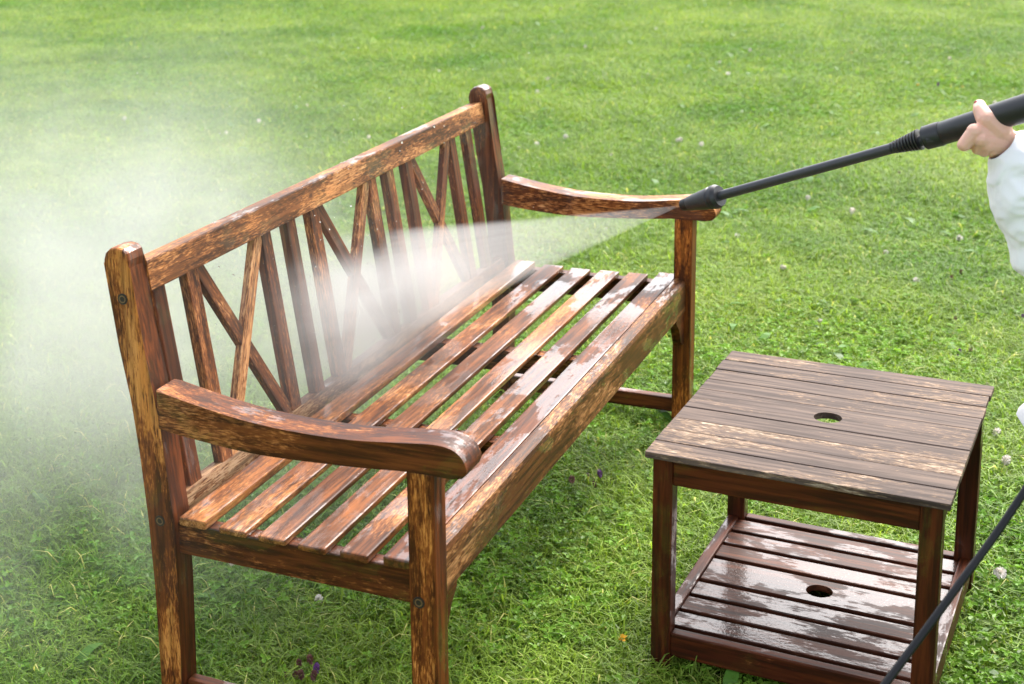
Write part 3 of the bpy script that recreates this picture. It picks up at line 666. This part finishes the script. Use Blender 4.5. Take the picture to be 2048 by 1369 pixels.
# ------------------------------------------------------------------ lawn flowers
def on_ground(u, v):
    r = FW + RT*((u-W0/2-PX)/FPX) - UP*((v-H0/2-PY)/FPX); return CAM + r*(-CAM.z/r.z)
def flowers():
    Mw = plain('clover_petal', (.80, .74, .68), .7, var=.15, vs=200); Mp = plain('purple_petal', (.20, .07, .26), .6, var=.4, vs=200); My = plain('yellow_petal', (.75, .42, .02), .6); Mr = plain('brown_seed_head', (.20, .085, .07), .7, var=.4, vs=200)
    Ms = plain('flower_stem', (.09, .17, .03), .6)
    def head(kind):
        V = []; F = []; rnd = random.Random(kind)
        n = 46 if kind != 2 else 22
        for i in range(n):
            z = 1-2*(i+.5)/n; a = i*2.39996; rr = math.sqrt(1-z*z)
            if kind == 2: z = .25; d = Vector((math.cos(a), math.sin(a), .35)).normalized()
            else: d = Vector((rr*math.cos(a), rr*math.sin(a), z))
            s = d.orthogonal().normalized(); t = d.cross(s); b0 = len(V); w = .22; ln = rnd.uniform(.85, 1.15)
            elong = 1.5 if kind in (1, 3) else 1.0
            for p in (d*.3-s*w, d*.3+s*w, d*ln+s*w*.8+t*.1, d*ln-s*w*.8+t*.1): V.append((p.x, p.y, p.z*elong))
            F.append((b0, b0+1, b0+2, b0+3))
        me = bpy.data.meshes.new('flower_head'); me.from_pydata(V, [], F); return me
    st = tube_mesh([(0, 0, 0), (.002, .001, .02), (0, 0, .044)], .0007, 5)
    spec = {
     0: ('clover_flower', Mw, .0100, 'small whitish clover flower head standing in the lawn', 'flower', 'white clover flowers in the lawn',
         [(520,245),(612,212),(633,98),(735,280),(455,265),(1095,162),(1140,296),(1132,279),(1072,290),(1040,296),(1012,297),(1075,185),(1215,456),(1328,328),(1400,292),(1354,285),(1348,289),(1425,308),(1225,312),(1356,285),(1500,105),(1440,125),(1455,150),(1558,113),(1284,130),(1405,44),(1752,85),(1692,88),(1920,480),(1975,765),(1985,870),(2012,930),(2000,1160),(1655,18),(465,1120),(640,1190),(1120,20),(250,240),(1622,345),(1618,398),(1700,430),(1485,222),(1295,150),(1900,120),(1990,210),(1170,95),(880,140),(965,60),(1310,60),(1830,30),(1560,540),(1470,470),(1830,560),(1640,640),(1770,505)]),
     1: ('self_heal_flower', Mp, .0058, 'small purple self-heal flower head low in the lawn', 'flower', 'purple wild flowers in the lawn', [(1176,942),(1913,706),(1919,702),(2040,632),(582,106),(632,1352),(1208,955),(1872,175)]),
     2: ('yellow_flower', My, .009, 'small yellow flower low in the lawn', 'flower', 'yellow wild flowers in the lawn', [(1240,1281),(382,168),(368,175),(1922,174),(1833,172),(1665,102),(1700,110)]),
     3: ('seed_head', Mr, .0062, 'small reddish brown spent flower head in the lawn', 'flower', 'brown spent flower heads in the lawn', [(606,1322),(632,1328),(570,1340),(588,1345),(604,1358),(625,1360),(1140,970),(1205,948),(1186,965),(1795,350),(1740,345),(1788,338),(1908,640),(1905,560),(1918,548),(1958,560),(2008,596),(1940,700)])}
    rnd = random.Random(21)
    for k, (nm, mat, rad, lab, cat, grp, px) in spec.items():
        me = head(k); me.materials.append(mat)
        first = None
        for (u, v) in px:
            p = on_ground(u, v); dist = (p-CAM).length
            p2 = on_ground(u, v+FPX*.05/dist*.96)
            t = empty(nm, (p2.x, p2.y, 0), rnd.random()*6); s = rnd.uniform(.8, 1.25); t.scale = (s, s, s*rnd.uniform(.9, 1.1)); tag(t, lab, cat, grp)
            t.rotation_euler = (rnd.uniform(-.15, .15), rnd.uniform(-.15, .15), rnd.random()*6)
            link('stem', st, Ms, t); h = link('flower_head', me, None, t, (0, 0, .048)); h.scale = (rad,)*3
flowers()

# ------------------------------------------------------------------ spray and mist
def vol_mat(name, c=(.82, .81, .80)):
    N = NT(name); pv = N.n('ShaderNodeVolumePrincipled'); pv.inputs['Color'].default_value = (*c, 1); pv.inputs['Anisotropy'].default_value = -.1
    N.l(pv.outputs[0], N.out.inputs['Volume']); return N, pv
def spray_cone():
    """hollow cone thrown by a rotary nozzle, fading once it has passed through the backrest"""
    tgt = Vector((1.021, -.023, .543)); X = (tgt-NZ).normalized(); Y = X.orthogonal().normalized(); Z = X.cross(Y)
    half = R(8.2)
    N, pv = vol_mat('spray_cone'); tc = N.n('ShaderNodeTexCoord'); sp = N.n('ShaderNodeSeparateXYZ'); N.l(tc.outputs['Object'], sp.inputs[0])
    x, y, z = sp.outputs
    rad = N.math('SQRT', N.math('ADD', N.math('MULTIPLY', y, y), N.math('MULTIPLY', z, z)))
    rho = N.math('DIVIDE', N.math('ARCTAN2', rad, x), half)
    an = N.math('ARCTAN2', z, y)
    cv = N.n('ShaderNodeCombineXYZ'); N.l(N.math('MULTIPLY', N.math('MULTIPLY', rho, N.math('COSINE', an)), 5.0), cv.inputs[0]); N.l(N.math('MULTIPLY', x, .7), cv.inputs[1]); N.l(N.math('MULTIPLY', N.math('MULTIPLY', rho, N.math('SINE', an)), 5.0), cv.inputs[2])
    stv = N.math('MULTIPLY_ADD', N.noise(cv.outputs[0], 2.2, 5, .65), 2.8, -.4)
    prof = N.math('MULTIPLY', N.math('MULTIPLY_ADD', N.math('POWER', rho, 6.0), 1.3, .50), N.step(rho, 1.07, .80))
    grow = N.math('MULTIPLY', N.math('MULTIPLY_ADD', N.step(x, .10, .80), .25, .62), N.step(x, 1.22, .62))
    core = N.math('DIVIDE', .15, N.math('ADD', x, .025))
    den = N.math('MULTIPLY', N.math('MULTIPLY', stv, prof), N.math('ADD', grow, core))
    N.l(N.math('MULTIPLY', den, SPRAY), pv.inputs['Density'])
    bm = bmesh.new(); rings = []; seg = 28
    for i in range(7):
        xx = .001+1.24*i/6; r_ = .0025+xx*math.tan(half*1.07)
        rings.append([bm.verts.new((xx, r_*math.cos(6.28319*k/seg), r_*math.sin(6.28319*k/seg))) for k in range(seg)])
    for q, w in zip(rings, rings[1:]):
        for k in range(seg): bm.faces.new((q[k], q[(k+1) % seg], w[(k+1) % seg], w[k]))
    bm.faces.new(rings[0][::-1]); bm.faces.new(rings[-1])
    o = link('water_spray', bm_mesh(bm, 'spray'), N.m); o.matrix_world = Matrix(((X.x, Y.x, Z.x, NZ.x), (X.y, Y.y, Z.y, NZ.y), (X.z, Y.z, Z.z, NZ.z), (0, 0, 0, 1)))
    tag(o, 'white cone of water jetting from the nozzle onto the bench', 'water spray', kind='stuff')
def mist(name, c, rad, dens, label, nscale, contrast, rot=(0, 0, 0), power=1.0, seed=0.0, clip=None):
    N, pv = vol_mat(name, (.77, .765, .75)); tc = N.n('ShaderNodeTexCoord'); v = tc.outputs['Object']
    ln = N.n('ShaderNodeVectorMath', operation='LENGTH'); N.l(v, ln.inputs[0])
    f = N.step(ln.outputs['Value'], 1.0, 0.0)
    if power != 1: f = N.math('POWER', f, power)
    w = N.add(N.scale(v, tuple(rad)), (seed, seed*1.7, seed*.3))
    n = N.noise(w, nscale, 4, .55, .6)
    n = N.step(n, .5-.5/contrast, .5+.5/contrast)
    N.l(N.math('MULTIPLY', N.math('MULTIPLY', f, n), dens), pv.inputs['Density'])
    bm = bmesh.new(); bmesh.ops.create_icosphere(bm, subdivisions=3, radius=1.03)
    o = link(name, bm_mesh(bm, name), N.m); o.location = c; o.scale = rad; o.rotation_euler = rot
    tag(o, label, 'mist', kind='stuff'); return o
def droplets():
    N = NT('water_drop'); b = N.bsdf(Base_Color=(1, 1, 1, 1), Roughness=.02, IOR=1.33); b.inputs['Transmission Weight'].default_value = 1.0
    bm = bmesh.new(); rnd = random.Random(12)
    for i in range(320):
        if i < 200:                                    # splashing off the backrest
            p = Vector((rnd.gauss(.80, .26), rnd.gauss(-.05, .10), rnd.gauss(.66, .13)))
        else:                                          # thrown over the top rail
            p = Vector((rnd.gauss(.75, .35), rnd.gauss(.15, .18), rnd.gauss(.90, .10)))
        if p.z < .46: continue
        r_ = .0005+.0013*rnd.random()**3; st_ = rnd.uniform(1, 1.8)
        d = Vector((rnd.uniform(-1, .3), rnd.uniform(-.2, 1), rnd.uniform(-.3, 1))).normalized()
        m = Matrix.Translation(p) @ d.to_track_quat('Z', 'Y').to_matrix().to_4x4() @ Matrix.Diagonal((r_, r_, r_*st_, 1))
        bmesh.ops.create_icosphere(bm, subdivisions=1, radius=1, matrix=m)
    o = link('water_droplets', bm_mesh(bm, 'drops'), N.m, smooth=True); tag(o, 'scattered water droplets flying off the bench backrest', 'droplets', kind='stuff')
droplets()
SPRAY = 5.0
spray_cone()
def splash_mist():
    """spray thrown back by the slats: a drifting sheet in front of and among them, under the line of the jet"""
    o0 = Vector((.86, -.055, .575)); N, pv = vol_mat('splash_mist', (.73, .72, .71))
    tc = N.n('ShaderNodeTexCoord'); sp = N.n('ShaderNodeSeparateXYZ'); N.l(tc.outputs['Object'], sp.inputs[0]); x, y, z = sp.outputs
    fx = N.math('MULTIPLY', N.step(x, -.48, -.12), N.step(x, .52, .02))
    top = N.math('MULTIPLY_ADD', x, -.20, .075)
    fz = N.math('MULTIPLY', N.step(N.math('SUBTRACT', top, z), -.03, .07), N.step(z, -.17, -.10))
    fy = N.math('MULTIPLY', N.step(y, -.13, -.02), N.step(y, .14, .02))
    cv = N.n('ShaderNodeCombineXYZ'); N.l(N.math('MULTIPLY', x, 2.2), cv.inputs[0]); N.l(N.math('MULTIPLY', y, 12.0), cv.inputs[1]); N.l(N.math('MULTIPLY', N.math('MULTIPLY_ADD', x, .22, z), 26.0), cv.inputs[2])
    st_ = N.math('MULTIPLY_ADD', N.noise(cv.outputs[0], 1.0, 4, .6), 1.5, .15)
    pf = N.math('MULTIPLY_ADD', N.noise(tc.outputs['Object'], 9, 3, .6), 1.6, -.1, True)
    N.l(N.math('MULTIPLY', N.math('MULTIPLY', N.math('MULTIPLY', fx, fz), fy), N.math('MULTIPLY', N.math('MULTIPLY', st_, pf), 10.0)), pv.inputs['Density'])
    bm = bmesh.new(); bmesh.ops.create_cube(bm, size=1)
    for v in bm.verts: v.co = Vector((v.co.x*1.04, v.co.y*.30, v.co.z*.44+.03))
    o = link('splash_mist', bm_mesh(bm, 'splash'), N.m, None, o0); tag(o, 'bright white water mist bouncing off the bench backrest', 'mist', kind='stuff')
splash_mist()
mist('water_mist', at(390, 600, 3.75), (.8, .66, .56), 1.3, 'thin veil of water mist blown through the bench backrest', 4.0, 2.2, power=1.0, seed=7.0)
mist('water_mist', at(90, 650, 3.5), (1.6, 1.35, 1.0), 1.35, 'pale cloud of water mist drifting over the lawn behind the bench', 2.4, 3.2, power=1.6, seed=4.0)
